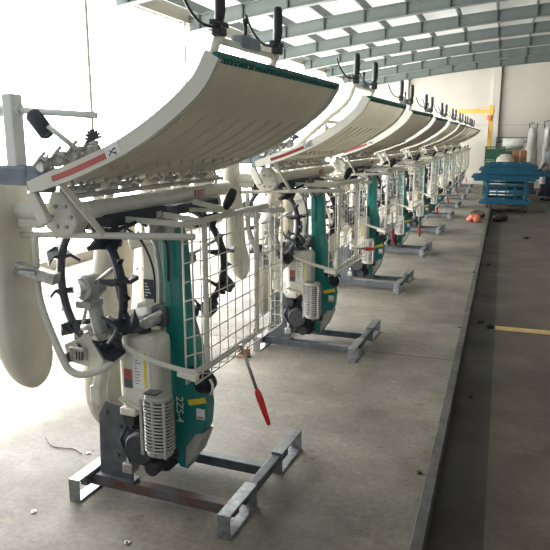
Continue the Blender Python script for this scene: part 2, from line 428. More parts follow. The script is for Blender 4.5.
def make_machine():
    root = empty('rice_transplanter')
    # ---- seedling tray
    arc = smooth2(arc_pts())
    va, vb = -.655, .60
    m = MB()
    m.sheet([[(a, va+(vb-va)*j/24, c+.0) for j in range(25)] for a, c in arc], .012)
    tray = m.build('seedling_tray', 'tray', root)
    m = MB()     # raised ribs between lanes on the underside
    for j in range(9):
        v = va+.03+(vb-va-.06)*j/8
        m.tube([(a+.003, v, c-.004) for a, c in arc[0:20]], .0025, 4)
    for j in range(12):
        v = va+.08+(vb-va-.16)*j/11
        for q in (3, 8): m.cyl((arc[q][0], v, arc[q][1]-.022), (arc[q][0], v, arc[q][1]), .006, 6)
    m.build('tray_rib', 'tray', tray)
    for v, nm in ((va-.012, 'n'), (vb+.012, 'f')):
        m = MB(); up = []; lo = []
        for i, (a, c) in enumerate(arc):
            p = arc[max(0, i-1)]; q = arc[min(len(arc)-1, i+1)]
            d = Vector((q[0]-p[0], q[1]-p[1])).normalized(); nn = Vector((-d.y, d.x))
            hh = .042 if i > 2 else .03+.004*i
            up.append((a+nn.x*hh, c+nn.y*hh)); lo.append((a-nn.x*.012, c-nn.y*.012))
        for i in range(len(arc)-1):
            m.prism([lo[i], lo[i+1], up[i+1], up[i]], 'y', v-.012, v+.012)
        m.bm.verts.ensure_lookup_table(); bmesh.ops.remove_doubles(m.bm, verts=m.bm.verts[:], dist=.0005)
        rail = m.build('side_rail', 'ivory', tray)
        if nm == 'n':
            def on(i, k): return Vector((lo[i][0]*(1-k)+up[i][0]*k, v-.0135, lo[i][1]*(1-k)+up[i][1]*k))
            for (i0, i1, k0, k1, mt, name) in ((3, 10, .28, .66, 'redlabel', 'red_sticker'), (10, 12, .2, .95, 'white', 'warning_sticker')):
                s = MB(); s.sheet([[on(i, k0) for i in range(i0, i1+1)], [on(i, k1) for i in range(i0, i1+1)]], .0008)
                so = s.build(name, mt, rail)
                if mt == 'white':
                    s = MB()
                    A = on(10, .35)+Vector((.012, -.001, .004)); 
                    s.bar(A, A+Vector((.018, 0, .026)), .001, .004, up=(1, 0, -1)); s.bar(A+Vector((.0, 0, .018)), A+Vector((.022, 0, .012)), .001, .004)
                    s.bar(A+Vector((.016, 0, .024)), A+Vector((.028, 0, .028)), .001, .005); s.blob(A+Vector((.026, 0, .012)), .005, 1)
                    s.build('printed_mark', 'dkgrey', so)
    m = MB()
    a, c = arc[-1]
    m.box(a-.014, a+.010, va-.02, vb+.02, c-.004, c+.016, .004)
    for j in range(46):
        v = va+(vb-va)*(j+.5)/46+random.uniform(-.006, .006)
        m.box(a-.006, a+.005, v-.003, v+.003, c-.016, c-.002)
    m.build('tray_top_trim', 'trayedge', tray)
    # ---- slide bars and feed clips under the tray
    m = MB()
    m.tube([(-.16, -.60, 1.412), (-.16, .60, 1.412)], .011, 8); m.build('slide_rail', 'zinc', root); MB().tube([(-.10, -.60, 1.390), (-.10, .60, 1.390)], .010, 8).build('slide_rail', 'zinc', root)
    for j in range(8):
        v = -.52+j*.15
        m = MB(); m.box(-.145, -.12, v-.012, v+.012, 1.375, 1.425, .003); m.box(-.16, -.10, v-.01, v+.045, 1.385, 1.41, .003)
        m.tube([(-.13, v, 1.41), (-.10, v+.02, 1.445), (-.085, v+.04, 1.42)], .005, 6); m.blob((-.13, v, 1.43), .010, 1)
        m.build('feed_clip', 'ivory' if j % 2 else 'zinc', root)
    # ---- main beam across
    m = MB(); m.cyl((-.14, -.50, 1.325), (-.10, .66, 1.335), .036, 20)
    beam = m.build('main_beam', 'ivory', root)
    MB().box(-.16, -.075, -.42, .0, 1.252, 1.300, .006).build('dark_guard', 'navy', beam); MB().box(-.15, -.075, .1, .55, 1.248, 1.289, .006).build('dark_guard', 'navy', beam)
    m = MB()   # red stencil marks
    for q in range(4):
        for r in range(3):
            yy = .26+q*.028
            m.box(-.0785, -.0745, yy, yy+.020, 1.333+r*.010-.010, 1.337+r*.010-.010)
        m.box(-.0785, -.0745, .266+q*.028, .271+q*.028, 1.319, 1.350)
    m.build('red_stencil', 'redlabel', beam)
    # beam end castings
    for (v, s) in ((-.52, -1), (.62, 1)):
        m = MB()
        m.prism([(-.29, 1.26), (-.275, 1.35), (-.25, 1.40), (-.20, 1.40), (-.155, 1.35), (-.135, 1.28), (-.16, 1.24), (-.24, 1.225)], 'y', v-.035, v+.045, .012)
        m.cyl((-.45, v, 1.315), (-.28, v, 1.315), .036, 16, bev=.008)
        m.cyl((-.445, v, 1.315), (-.465, v, 1.315), .024, 12)
        m.box(-.44, -.33, v-.02, v+.02, 1.25, 1.29, .006)
        eh = m.build('gear_housing', 'ivory', root)
        m = MB()
        for k in range(6):
            a = k*PI/3; m.cyl((-.205+.045*math.cos(a), v-.046, 1.305+.045*math.sin(a)), (-.205+.045*math.cos(a), v-.033, 1.305+.045*math.sin(a)), .008, 6)
        m.cyl((-.47, v, 1.262), (-.44, v, 1.262), .012, 8)
        m.build('bolt', 'zinc', eh)
    # ---- planting arms (cranked pickers) in a row above the beam
    for j, v in enumerate((-.60, -.22, .16, .50)):
        m = MB()
        m.box(-.44, -.29, v-.035, v+.035, 1.425, 1.50, .012)
        m.box(-.30, -.20, v-.03, v+.03, 1.40, 1.50, .012)
        m.cyl((-.25, v-.045, 1.44), (-.25, v+.045, 1.44), .035, 12)
        pa = m.build('planting_arm', 'grey', root)
        m = MB(); m.box(-.52, -.45, v-.014, v+.014, 1.44, 1.47, .004); m.tube([(-.52, v, 1.455), (-.56, v, 1.50), (-.54, v, 1.53)], .006, 6)
        
        m.build('picker_fork', 'zinc', pa)
        m = MB(); m.bar((-.30, v, 1.40), (-.24, v, 1.28), .03, .05, .006); m.build('arm_bracket', 'ivory', pa)
    for j in range(4):   # clutch springs and linkages on the tray side
        v = -.66+j*.02; x = -.20+j*.055
        m = MB(); m.cyl((x, v, 1.50+j*.017), (x+.01, v+.05, 1.51+j*.017), .022, 10); m.tube([(x-.02, v-.01, 1.50+j*.017), (x+.03, v, 1.55+j*.02)], .006, 6)
        m.tube([(x+.0, v-.0, 1.53+j*.017), (x+.05, v, 1.525+j*.02)], .008, 6)
        m.build('linkage', 'zinc', root)
    m = MB()
    for k in range(9):
        a = PI*k/8+.3; m.bar((.04, -.655, 1.595), (.04+.035*math.cos(a), -.655, 1.595+.035*math.sin(a)), .004, .008)
    m.build('star_knob', 'navy', root)
    # ---- cross tube and struts
    m = MB()
    m.tube([(-.47, -.52, 1.215), (-.30, -.515, 1.225), (.34, -.50, 1.250)], .013, 10)
    m.cyl((-.48, -.52, 1.215), (-.455, -.52, 1.215), .018, 10)
    m.build('cross_tube', 'ivory', root)
    MB().bar((-.115, -.665, 1.455), (-.045, -.515, 1.238), .028, .008, .001, up=(1, 0, 0)).build('tray_strut', 'ivory', root)
    MB().bar((-.145, .60, 1.44), (-.055, .50, 1.235), .028, .008, .001, up=(1, 0, 0)).build('tray_strut', 'ivory', root)
    m = MB()
    m.tube([(-.42, .52, 1.215), (.30, .50, 1.245)], .013, 8)
    m.build('cross_tube', 'ivory', root)
    # ---- long mast frame that carries handlebar
    for v in (-.27, .27):
        m = MB()
        m.curve([(-.20, v, 1.34), (-.12, v, 1.50), (.10, v*1.02, 1.70), (.28, v*1.05, 1.84), (.345, v*1.05, 1.98)], .018, 10)
        m.build('handle_tube', 'ivory', root)
        m = MB(); m.box(.325, .365, v*1.05-.03, v*1.05+.03, 1.965, 2.0, .008); m.box(.33, .36, v*1.05-.055, v*1.05+.055, 2.0, 2.02, .005)
        cl = m.build('lever_clamp', 'black', root)
        m = MB(); pts = [(.345, v*1.05, 2.01), (.347, v*1.05, 2.03), (.35, v*1.05, 2.06), (.35, v*1.05, 2.15), (.35, v*1.05, 2.165)]
        m.tube(pts, [.013, .019, .021, .020, .014], 12)
        m.build('hand_grip', 'black', root)
        m = MB(); m.curve([(.335, v*1.05, 2.0), (.29, v*1.05-.03, 2.01), (.25, v*1.05-.05, 2.06), (.225, v*1.05-.07, 2.13)], .006, 6)
        m.build('clutch_lever', 'black', cl)
        m = MB(); m.tube([(.345, v*1.05, 1.96), (.345, v*1.05, 2.012)], .014, 10); m.build('grip_stem', 'white', cl)
    MB().tube([(.335, -.28, 1.955), (.335, .28, 1.955)], .014, 8).build('handlebar', 'ivory', root); MB().tube([(.12, -.27, 1.715), (.12, .27, 1.715)], .012, 8).build('cross_tube', 'ivory', root)
    m = MB(); m.box(.30, .36, -.10, .08, 1.95, 2.0, .012); hb = m.build('control_box', 'grey', root)
    m = MB(); m.tube([(.34, -.04, 2.0), (.34, -.04, 2.05)], .008, 6); m.blob((.34, -.04, 2.055), .014, 2); m.build('throttle_knob', 'black', hb)
    # ---- chassis post
    m = MB()
    m.box(-.155, -.075, -.10, -.04, .70, 1.29, .008)
    m.bar((-.19, -.09, .84), (.0, -.09, .80), .05, .05, .008)
    m.bar((-.21, -.10, 1.13), (-.05, -.10, 1.18), .045, .05, .010)
    post = m.build('chassis_post', 'ivory', root)
    m = MB(); m.box(-.150, -.098, -.1035, -.1015, .885, .975, .0); pl = m.build('name_plate', 'navy', post)
    m = MB()
    for k in range(5): m.box(-.143, -.143+.012+.006*((k*7) % 4), -.1050, -.1038, .897+k*.014, .902+k*.014)
    m.build('plate_print', 'white', pl)
    m = MB(); m.tube([(-.045, -.13, .73), (-.045, -.13, 1.02), (-.06, -.13, 1.14), (-.10, -.13, 1.20)], .011, 8); m.build('steering_rod', 'alu', root)
    # hoses and cables
    m = MB()
    m.curve([(-.10, -.30, 1.24), (-.04, -.27, 1.18), (-.02, -.22, 1.05), (-.03, -.2, .9)], .005, 6); m.build('cable', 'black', root); m = MB()
    m.curve([(-.22, -.45, 1.29), (-.15, -.47, 1.22), (-.06, -.44, 1.24), (0, -.36, 1.27)], .009, 6); m.build('cable', 'black', root); m = MB()
    m.curve([(-.20, -.42, 1.28), (-.13, -.44, 1.235), (-.05, -.41, 1.255)], .007, 6); m.build('cable', 'black', root); m = MB()
    m.curve([(-.07, -.25, 1.26), (.03, -.2, 1.18), (.04, -.2, 1.0)], .006, 6); m.build('cable', 'black', root); m = MB()
    m.curve([(-.18, -.1, 1.27), (-.26, -.15, 1.1), (-.22, -.2, .9), (-.15, -.22, .82)], .006, 6)
    m.build('cable', 'black', root)
    m = MB(); m.box(-.02, .06, -.20, -.12, 1.175, 1.275, .02); m.cyl((-.03, -.24, 1.23), (.0, -.20, 1.23), .03, 10); m.build('bracket_casting', 'alu', root)
    # ---- fuel tank
    m = MB(); m.box(-.148, .050, -.34, -.19, .44, .785, .04, seg=4); 
    tank = m.build('fuel_tank', 'ivory', root)
    m = MB(); m.cyl((-.05, -.27, .78), (-.05, -.27, .80), .035, 16, bev=.005); m.build('tank_cap', 'black', tank)
    yt = -.3412
    MB().box(-.060, .020, yt-.0012, yt, .555, .725).build('instruction_sticker', 'white', tank)
    MB().box(-.006, .008, yt-.0024, yt-.0013, .56, .72).build('yellow_strip', 'yellow', tank)
    MB().box(-.110, -.068, yt-.0014, yt, .592, .635).build('red_sticker', 'redlabel', tank)
    MB().box(-.110, -.068, yt-.0014, yt, .550, .591).build('grey_sticker', 'dkgrey', tank)
    m = MB(); random.seed(3)
    for k in range(9):
        z = .575+k*.013
        m.box(-.052, -.052+.010+random.random()*.024, yt-.0022, yt-.0013, z, z+.003)
    m.bar((-.05, yt-.002, .713), (-.035, yt-.002, .700), .001, .004); m.bar((-.025, yt-.002, .695), (-.02, yt-.002, .715), .001, .004, up=(1, 0, 0)); m.blob((-.042, yt-.002, .716), .004, 1)
    m.bar((-.10, yt-.0024, .606), (-.08, yt-.0024, .622), .0008, .004); m.bar((-.09, yt-.0024, .604), (-.078, yt-.0024, .608), .0008, .004)
    m.build('sticker_print', 'darksteel', tank)
    # ---- engine
    m = MB()
    m.box(-.16, .00, -.26, -.07, .18, .44, .02)
    for k in range(7): m.box(-.175, .010, -.275, -.07, .22+k*.03, .226+k*.03)
    m.cyl((-.05, -.35, .27), (-.05, -.26, .27), .075, 20, bev=.01); m.cyl((-.12, -.31, .38), (-.12, -.25, .38), .03, 12)
    m.box(-.13, .02, -.22, .08, .105, .19, .02); m.cyl((-.02, -.30, .16), (-.02, -.24, .16), .035, 12)
    m.tube([(-.13, -.3, .36), (-.17, -.31, .28), (-.10, -.33, .2)], .010, 6)
    eng = m.build('engine', 'engine', root)
    m = MB(); m.box(-.13, -.05, -.36, -.28, .425, .46, .008); m.bar((-.13, -.34, .50), (-.02, -.33, .46), .05, .012, .002); m.build('air_duct', 'ivory', eng)
    m = MB()
    m.box(-.155, -.10, -.33, -.27, .13, .18, .008); m.cyl((-.13, -.30, .16), (-.12, -.30, .25), .018, 8)
    m.build('drain_fitting', 'zinc', eng)
    # ---- muffler guard
    u0, u1, v0, v1, z0, z1 = .028, .146, -.435, -.335, .295, .565
    m = MB()
    m.prism(rrect(u0, u1, v0, v1, .045, 5), 'z', z1-.03, z1, .012); m.prism(rrect(u0+.004, u1-.004, v0+.004, v1-.004, .04, 5), 'z', z0, z0+.025, .010)
    N = 15
    for k in range(N):
        z = z0+.03+(z1-z0-.065)*k/(N-1); pr = rrect(u0, u1, v0, v1, .045, 4)
        m.tube([(a, c, z) for a, c in pr], .0048, 5, True)
    for a in (u0+.004, (u0+u1)/2-.0, u1-.004):
        m.box(a-.007, a+.007, v0-.003, v0+.004, z0+.01, z1-.012, .002)
    m.box(u0-.003, u0+.004, v0+.03, v1-.03, z0+.01, z1-.012)
    mg = m.build('muffler_guard', 'muff', root)
    m = MB(); m.prism(rrect(u0+.018, u1-.018, v0+.018, v1-.018, .03, 4), 'z', z0+.02, z1-.03); m.build('muffler', 'engine', mg)
    m = MB(); m.box(.03, .09, v0+.025, v1-.025, z1, z1+.003); m.build('guard_slot', 'engine', mg)
    m = MB()
    for q in (.03, .045, .06, .075): m.bar((q, v0+.03, z1+.004), (q+.012, v0+.07, z1+.004), .006, .002)
    m.build('guard_mark', 'muff', mg)
    m = MB(); m.cyl((.09, -.39, .30), (.135, -.33, .285), .022, 10); m.box(-.02, .05, -.34, -.26, .35, .40, .01); m.build('exhaust_pipe', 'black', mg)
    # ---- green bonnet
    prof = [(-.010, 1.17), (-.005, .90), (-.005, .55), (.015, .35), (.025, .16), (.045, .12), (.085, .115), (.135, .20), (.185, .34), (.195, .43), (.168, .62), (.115, .80), (.094, .92), (.084, 1.16), (.070, 1.21), (.048, 1.24), (.020, 1.24), (.0, 1.22)]
    m = MB(); m.prism(prof, 'y', -.17, -.085, .012, 3)
    bon = m.build('green_bonnet', 'green', root)
    m = MB(); m.prism([(.012, .33), (.016, .9), (.010, 1.16), (.024, 1.20), (.030, 1.16), (.036, .9), (.030, .33)], 'y', -.173, -.169, .0015); m.build('bonnet_rib', 'green', bon)
    Rt = Matrix(((0, 1, 0, .058), (0, 0, -1, -.1715), (-1, 0, 0, .405), (0, 0, 0, 1)))
    # text runs downwards on the near face: x_text -> -z, y_text -> +x
    text_mesh('model_lettering', '2ZS-4', .052, 'white', bon, Rt)
    m = MB(); m.prism([(.080, .122), (.14, .200), (.186, .315), (.135, .30), (.085, .23)], 'y', -.176, -.080, .004); m.build('nose_lamp', 'alu', bon)
    MB().bar((.105, -.1725, .445), (.192, -.1725, .470), .0018, .026, .0).build('yellow_sticker', 'yellow', bon)
    MB().box(.145, .186, -.1735, -.1712, .375, .425).build('white_sticker', 'white', bon)
    m = MB(); m.box(.150, .181, -.1745, -.1737, .380, .388); m.build('red_sticker', 'redlabel', bon)
    m = MB(); m.cyl((.185, -.13, .555), (.185, -.19, .545), .050, 20, bev=.012); m.cyl((.185, -.19, .545), (.185, -.205, .543), .034, 16, bev=.005)
    m.box(.11, .19, -.19, -.13, .57, .62, .01)
    cap = m.build('recoil_starter', 'black', bon)
    m = MB(); m.tube([(.225, -.19, .58), (.240, -.195, .56), (.240, -.195, .53), (.225, -.19, .51)], .006, 6); m.build('starter_handle', 'white', cap)
    # ---- left canister + connector bracket
    m = MB(); m.bar((-.150, -.42, .69), (-.185, -.42, .55), .05, .05, .012); m.box(-.215, -.155, -.45, -.39, .50, .58, .012)
    m.box(-.165, -.125, -.44, -.40, .67, .73, .008); m.cyl((-.15, -.45, .70), (-.15, -.39, .70), .02, 10)
    m.build('link_cover', 'ivory', root)
    m = MB()
    m.prism([(-.36, .73), (-.24, .79), (-.15, .72), (-.20, .64), (-.34, .66)], 'y', -.41, -.40, .0); cb = m.build('switch_bracket', 'ivory', root)
    m = MB(); m.box(-.315, -.235, -.44, -.41, .675, .735, .008); m.build('connector', 'zinc', cb)
    m = MB()
    for k in range(3): m.box(-.275+k*.014, -.268+k*.014, -.442, -.439, .685, .722)
    m.cyl((-.345, -.445, .675), (-.31, -.41, .69), .022, 12); m.build('connector_socket', 'navy', cb)
    # jumble of gearbox bits above tank
    m = MB()
    m.box(-.26, -.14, -.30, -.15, .74, .80, .015); m.cyl((-.27, -.3, .79), (-.12, -.3, .82), .020, 10); m.cyl((-.22, -.34, .77), (-.22, -.2, .77), .028, 12)
    m.box(-.18, -.05, -.26, -.10, .78, .85, .012); m.cyl((-.02, -.3, .83), (-.02, -.12, .83), .022, 10)
    m.bar((-.32, -.33, .74), (-.19, -.30, .84), .02, .03, .004); m.cyl((-.30, -.36, .80), (-.24, -.36, .81), .014, 8)
    gb = m.build('gearbox', 'alu', root)
    MB().box(-.24, -.16, -.33, -.28, .80, .835, .006).build('gearbox_cover', 'darksteel', gb); MB().cyl((-.12, -.33, .80), (-.03, -.33, .815), .018, 8).build('shaft', 'darksteel', gb); MB().box(-.06, .02, -.2, -.12, .79, .88, .01).build('gearbox_cover', 'darksteel', gb)
    # ---- wheels and side arms
    make_wheel(root, (-.245, -.36, .985), .265, math.radians(-24))
    make_wheel(root, (-.205, .36, .985), .265, math.radians(-12))
    for v in (-.36, .30):
        m = MB(); m.bar((-.25, v, .985), (-.20, v, .78), .055, .045, .012); m.cyl((-.25, v-.045, .985), (-.25, v+.045, .985), .055, 16, bev=.01)
        m.box(-.29, -.21, v-.05, v+.04, .90, .93, .006)
        m.build('swing_arm', 'alu', root)
    # ---- floats
    make_float(root, -.465, -.55, .585, 1.42, .25, .11, -.05, .02)
    make_float(root, -.47, .02, .16, 1.28, .30, .12, .16)
    make_float(root, -.45, .46, .50, 1.40, .26, .12, .04)
    make_float(root, -.21, .20, .52, 1.24, .20, .07, .0)
    # float stays: bent tube round the near float
    m = MB()
    m.curve([(-.365, -.53, 1.22), (-.37, -.53, 1.05), (-.355, -.53, .92), (-.27, -.53, .72), (-.24, -.52, .665), (-.19, -.50, .65), (-.13, -.45, .67), (-.08, -.38, .72)], .015, 10)
    m.build('float_stay', 'ivory', root)
    m = MB(); m.bar((-.49, -.57, 1.105), (-.27, -.53, 1.05), .05, .045, .004); m.build('depth_bracket', 'zinc', root)
    m = MB(); m.box(-.47, -.32, -.594, -.585, 1.072, 1.088); m.cyl((-.51, -.60, 1.10), (-.51, -.55, 1.10), .022, 10); m.tube([(-.51, -.58, 1.10), (-.70, -.60, 1.10)], .004, 6); m.build('depth_pin', 'zinc', root)
    # upper tubes at the near end (folded line marker)
    m = MB()
    m.cyl((-.62, -.62, 1.70), (-.32, -.60, 1.70), .022, 10); m.tube([(-.32, -.60, 1.70), (-.02, -.55, 1.68)], .012, 8)
    m.box(-.385, -.335, -.63, -.57, 1.43, 1.76, .008)
    m.build('marker_post', 'white', root)  # haze over this post put into its colour, white rather than ivory
    m = MB(); m.cyl((-.27, -.60, 1.69), (-.20, -.60, 1.61), .030, 12, bev=.008); m.build('marker_knob', 'navy', root)
    m = MB(); m.tube([(-.18, -.62, 1.64), (-.06, -.62, 1.56)], .010, 6); m.build('marker_rod', 'zinc', root)
    # ---- seedling basket of welded wire
    g = MB(); u = .240; va2, vb2, za, zb = -.275, .60, .655, 1.270
    nv, nz = 11, 8
    for i in range(nv+1):
        v = va2+(vb2-va2)*i/nv; g.tube([(u, v, za), (u, v, zb)], .0026, 5)
        if i % 1 == 0: g.tube([(u, v, za), (u-.005, v, za-.045), (u-.07, v, za-.055)], .0026, 5)
    for j in range(nz+1):
        z = za+(zb-za)*j/nz
        g.tube([(u-.055, va2-.045, z-.012), (u-.035, va2-.075, z-.002), (u-.006, va2-.045, z+.006), (u+.004, va2, z), (u+.004, vb2, z), (u-.01, vb2+.045, z), (u-.075, vb2+.045, z)], .0028, 5)
    bk = g.build('wire_grid', 'wire', root)
    g = MB()
    g.tube([(u-.055, va2-.045, zb), (u-.055, va2-.045, za-.055), (u-.075, vb2+.045, za-.055), (u-.075, vb2+.045, zb)], .0045, 6)
    g.tube([(u-.01, va2-.05, zb), (u-.008, va2-.05, za-.048), (u-.008, vb2+.045, za-.048), (u-.01, vb2+.045, zb)], .0045, 6)
    g.build('basket_rim', 'wire', bk)
    g = MB()
    g.bar((u-.02, va2-.03, zb), (u-.02, .46, zb), .022, .022, .004); g.bar((u-.055, va2-.03, zb-.004), (u-.055, .40, zb-.004), .016, .018, .004)
    g.curve([(u-.02, -.20, zb), (u-.02, -.20, .90), (u-.02, -.20, .68), (u-.02, -.18, .645), (u-.02, -.12, .64), (u-.02, .25, .64), (u-.02, .31, .66), (u-.02, .33, .72), (u-.02, .33, zb)], .013, 8)
    g.bar((u-.02, -.30, .645), (u-.02, .40, .645), .02, .025, .003)
    g.build('rack_frame', 'ivory', root)
    m = MB()
    m.curve([(.235, -.32, .66), (.19, -.34, .665), (.08, -.38, .70), (-.03, -.40, .745), (-.07, -.38, .765), (-.08, -.34, .80), (-.03, -.26, .84), (.0, -.18, .86)], .0115, 8)
    m.bar((.16, -.34, .655), (.25, -.34, .64), .03, .03, .004)
    m.build('rack_stay', 'ivory', root)
    for (p, q) in (((.03, -.20, 1.285), (.24, -.28, 1.278)), ((-.10, -.32, 1.275), (.22, -.30, 1.262)), ((-.05, .2, 1.30), (.22, .08, 1.28))): MB().bar(p, q, .016, .024, .003).build('rack_arm', 'ivory', root)
    m = MB(); m.tube([(.05, -.02, 1.29), (.15, .02, 1.285), (.20, .04, 1.30)], .009, 8); lv = m.build('shift_lever', 'ivory', root)
    m = MB(); m.tube([(.20, .04, 1.29), (.205, .04, 1.31), (.225, .04, 1.345), (.24, .04, 1.375), (.243, .04, 1.38)], [.010, .020, .022, .017, .008], 10); m.build('lever_knob', 'black', lv)
    return root

def make_lever(a, b):
    """height lever: steel rod with red grip; a -> b in machine frame"""
    a = Vector(a); b = Vector(b); k = a+(b-a)*.52
    return a, k, b

mach0 = make_machine()
make_stand(mach0)
LEV = [((.26, .07, .64), (.385, .09, .275)), ((.20, .30, .72), (.37, .40, .705)), ((.24, .0, .78), (.265, .0, .46)), ((.27, .02, .56), (.30, .02, .22)),
       ((.25, .07, .60), (.34, .07, .26)), ((.25, .05, .60), (.33, .07, .26)), ((.25, .07, .60), (.36, .05, .28)), ((.25, .07, .60), (.33, .07, .26)), ((.25, .07, .60), (.34, .07, .26))]
ALLO = list(bpy.data.objects)
ords = ['nearest', 'second', 'third', 'fourth', 'fifth', 'sixth', 'seventh', 'eighth', 'ninth', 'farthest']
spots = [2.62+2.25*i for i in range(9)]+[22.6]
mach = []
for i, y in enumerate(spots):
    m_ = mach0 if i == 0 else copy_tree(mach0)
    x = -1.35+(.0 if i == 0 else random.uniform(-.01, .01)); r = math.radians(-3 if i == 0 else -2.5+random.uniform(-.8, .8))
    if i == 1: x = -1.33
    for o in (m_,): o.location = (x, y, 0); o.rotation_euler = (0, 0, r)
    mach.append(m_)
    if i:
        for st in [k for k in COL.objects if k.parent == m_ and k.name.startswith('stand')]:
            for k in [k for k in COL.objects if k.parent == st and k.name.startswith('rusty_rail')]:
                k.data = k.data.copy(); k.data.materials[0] = M['darksteel']; k.name = 'long_rail'
    if i == 0:
        lm = 'nearest green and cream rice transplanter stood on its nose, muffler guard and lettering readable'
    else:
        w_ = ords[i]
        lm = ('%s rice transplanter from the camera in the row, stood on its nose' % w_) if w_ != 'farthest' else 'farthest rice transplanter of the row, beside the yellow hoist post'
    tag(m_, lm, 'rice transplanter', 'rice transplanters stood upright in a row')
    if i < 9:
        a, b = LEV[i]; a, k, b = make_lever(a, b); m = MB(); m.tube([a-(b-a)*.06, k], .008, 8)
        lv = m.build('height_lever', 'zinc', m_)
        m = MB(); d = (b-a).normalized(); m.tube([k, k+d*.02, k+(b-k)*.3, b-d*.01, b], [.009, .016, .017, .011, .007], 10); m.build('lever_grip', 'red', lv)

# ------------------------------------------------------------------ blue transport cart
def bluecart():
    root = empty('steel_cart', (.10, 16.6, -.1))
    m = MB()
    for x in (-.42, .42):
        for y in (-.55, .55): m.box(x-.03, x+.03, y-.03, y+.03, .26, .72, .004)
    for z in (.26, .42, .60): 
        for y in (-.55, .55): m.box(-.50, .50, y-.02, y+.02, z, z+.05, .004)
        for x in (-.42, .42): m.box(x-.02, x+.02, -.55, .55, z, z+.05, .004)
    for x in (-.2, 0, .2): m.box(x-.015, x+.015, -.57, -.55, .3, .64)
    m.build('frame', 'blue', root)
    m = MB(); m.box(-.58, .58, -.62, .62, .20, .26, .006); m.box(-.50, .50, -.6, .6, .50, .535, .004); m.build('deck', 'blue', root)
    for x in (-.40, .46):
        for y in (-.5, .5):
            m = MB(); m.box(x-.03, x+.03, y-.04, y+.04, .14, .2, .004); w = MB(); w.cyl((x-.025, y, .085), (x+.025, y, .085), .085, 18, bev=.01)
            cs = m.build('caster_fork', 'darksteel', root); w.build('wheel', 'black', cs)
    return root
tag(bluecart(), 'blue steel trolley on casters in the aisle, loaded with blue frames', 'cart')
random.seed(11)
slab = [(-.72, .60, .80), (-.60, .78, .70), (-.48, .60, .86), (-.72, .70, .62), (-.50, .95, .66), (-.62, .66, .90), (-.40, .62, .94), (-.56, .50, .98)]
for i, (x0, x1, z) in enumerate([(-.72, .62, .728), (-.78, .70, .785), (-.60, .92, .842), (-.50, .86, .899), (-.62, .62, .956), (-.40, .66, 1.013), (-.48, .52, 1.07)]):
    root = empty('blue_frame', (.10, 16.6, z-.1+.0))
    m = MB()
    yy = -.66+.03*(i % 3)
    for y in (yy, -.2, .25, .62-.03*(i % 2)): m.box(x0, x1, y, y+.04, .0, .055, .004)
    m.build('rail', 'blue', root)
    m = MB()
    for k in range(6):
        x = x0+.05+(x1-x0-.1)*k/5; m.box(x-.018, x+.018, yy-.015, .6, .008, .048, .003)
    m.build('crossbar', 'blue', root)
    pos = ['lowest', 'second', 'third', 'fourth', 'fifth', 'sixth', 'topmost'][i]
    tag(root, '%s blue steel frame%s stacked on the blue trolley' % (pos, '' if pos in ('lowest', 'topmost') else ' from the bottom'), 'steel frame', 'blue frames stacked on the trolley')

# ------------------------------------------------------------------ litter by the kerb
m = MB()
for k in range(9): m.blob((-.44+random.uniform(-.09, .09), 13.15+random.uniform(-.1, .1), .06+random.uniform(-.02, .05)), .075, 2, (1.1, 1, .75), .16)
o = m.build('plastic_bag', 'orange'); tag(o, 'crumpled orange plastic bag on the platform edge before the trolley', 'bag')
m = MB()
for k in range(7): m.blob((-.36+random.uniform(-.12, .06), 13.75+random.uniform(-.15, .15), .07+random.uniform(-.02, .05)), .08, 2, (1.1, 1, .8), .22)
o = m.build('rag_bundle', mat('dark_rags', (.10, .085, .06), .9, noise=.5, scale=8, bump=.5)); tag(o, 'dark brown bundle of rags behind the orange bag', 'rags')
m = MB()
for k in range(5): m.blob((.03+random.uniform(-.10, .10), 14.3+random.uniform(-.12, .12), -.03+random.uniform(-.02, .04)), .08, 2, (1.1, 1, .8), .22)
o = m.build('rubber_scrap', 'debris'); tag(o, 'black scrap lying on the lower floor beside the rags', 'scrap')
def lump(x, y, z, s, lab, name='grease_lump'):
    m = MB()
    for k in range(5): m.blob((x+random.uniform(-s, s)*.8, y+random.uniform(-s, s)*1.2, z+s*.35), s*.6, 1, (1, 1, .6), .3)
    o = m.build(name, 'debris'); tag(o, lab, 'debris')
lump(-.285, 2.98, 0, 0.013, 'black grease lump on platform edge nearest the camera')
lump(-.26, 5.6, 0, 0.014, 'small black lump on platform edge level with the yellow line')
lump(-.24, 8.1, 0, 0.019, 'black lump on platform edge beside the gap between third and fourth machines')
lump(-.10, 4.30, -.1, 0.016, 'black lump in the shadow under the kerb, nearest the camera')
lump(-.09, 6.2, -.1, 0.029, 'black lump under the kerb where the yellow line starts')
lump(-.09, 9.2, -.1, 0.026, 'black lump under the kerb beyond the yellow line')
lump(.45, 11.9, -.1, .05, 'flat dark rag scrap lying in the open aisle', 'rag_scrap')
for (x, y, lab) in ((-1.835, 2.08, 'steel washer on floor in front of nearest stand foot'), (-1.93, 2.62, 'steel washer on bright floor left of nearest stand'), (-1.33, 2.02, 'small steel washer on floor before the rusty rail')):
    m = MB(); n = 20
    m.tube([(x+.009*math.cos(2*PI*k/n), y+.009*math.sin(2*PI*k/n), .0025) for k in range(n)], .0035, 6, True)
    tag(m.build('washer', 'zinc'), lab, 'washer', 'loose washers on the floor')
m = MB(); m.curve([(-2.26, 2.7, .004), (-2.15, 2.62, .004), (-2.03, 2.63, .004), (-1.96, 2.6, .004)], .0028, 5)
tag(m.build('wire_scrap', 'rust'), 'thin brown wire scrap lying on bright floor at left', 'wire')
m = MB(); m.box(-1.79, -1.70, 4.30, 4.36, 0, .06, .004, Matrix.Rotation(.3, 3, 'Z'))
m.box(-1.78, -1.70, 4.26, 4.31, 0, .018, .003)
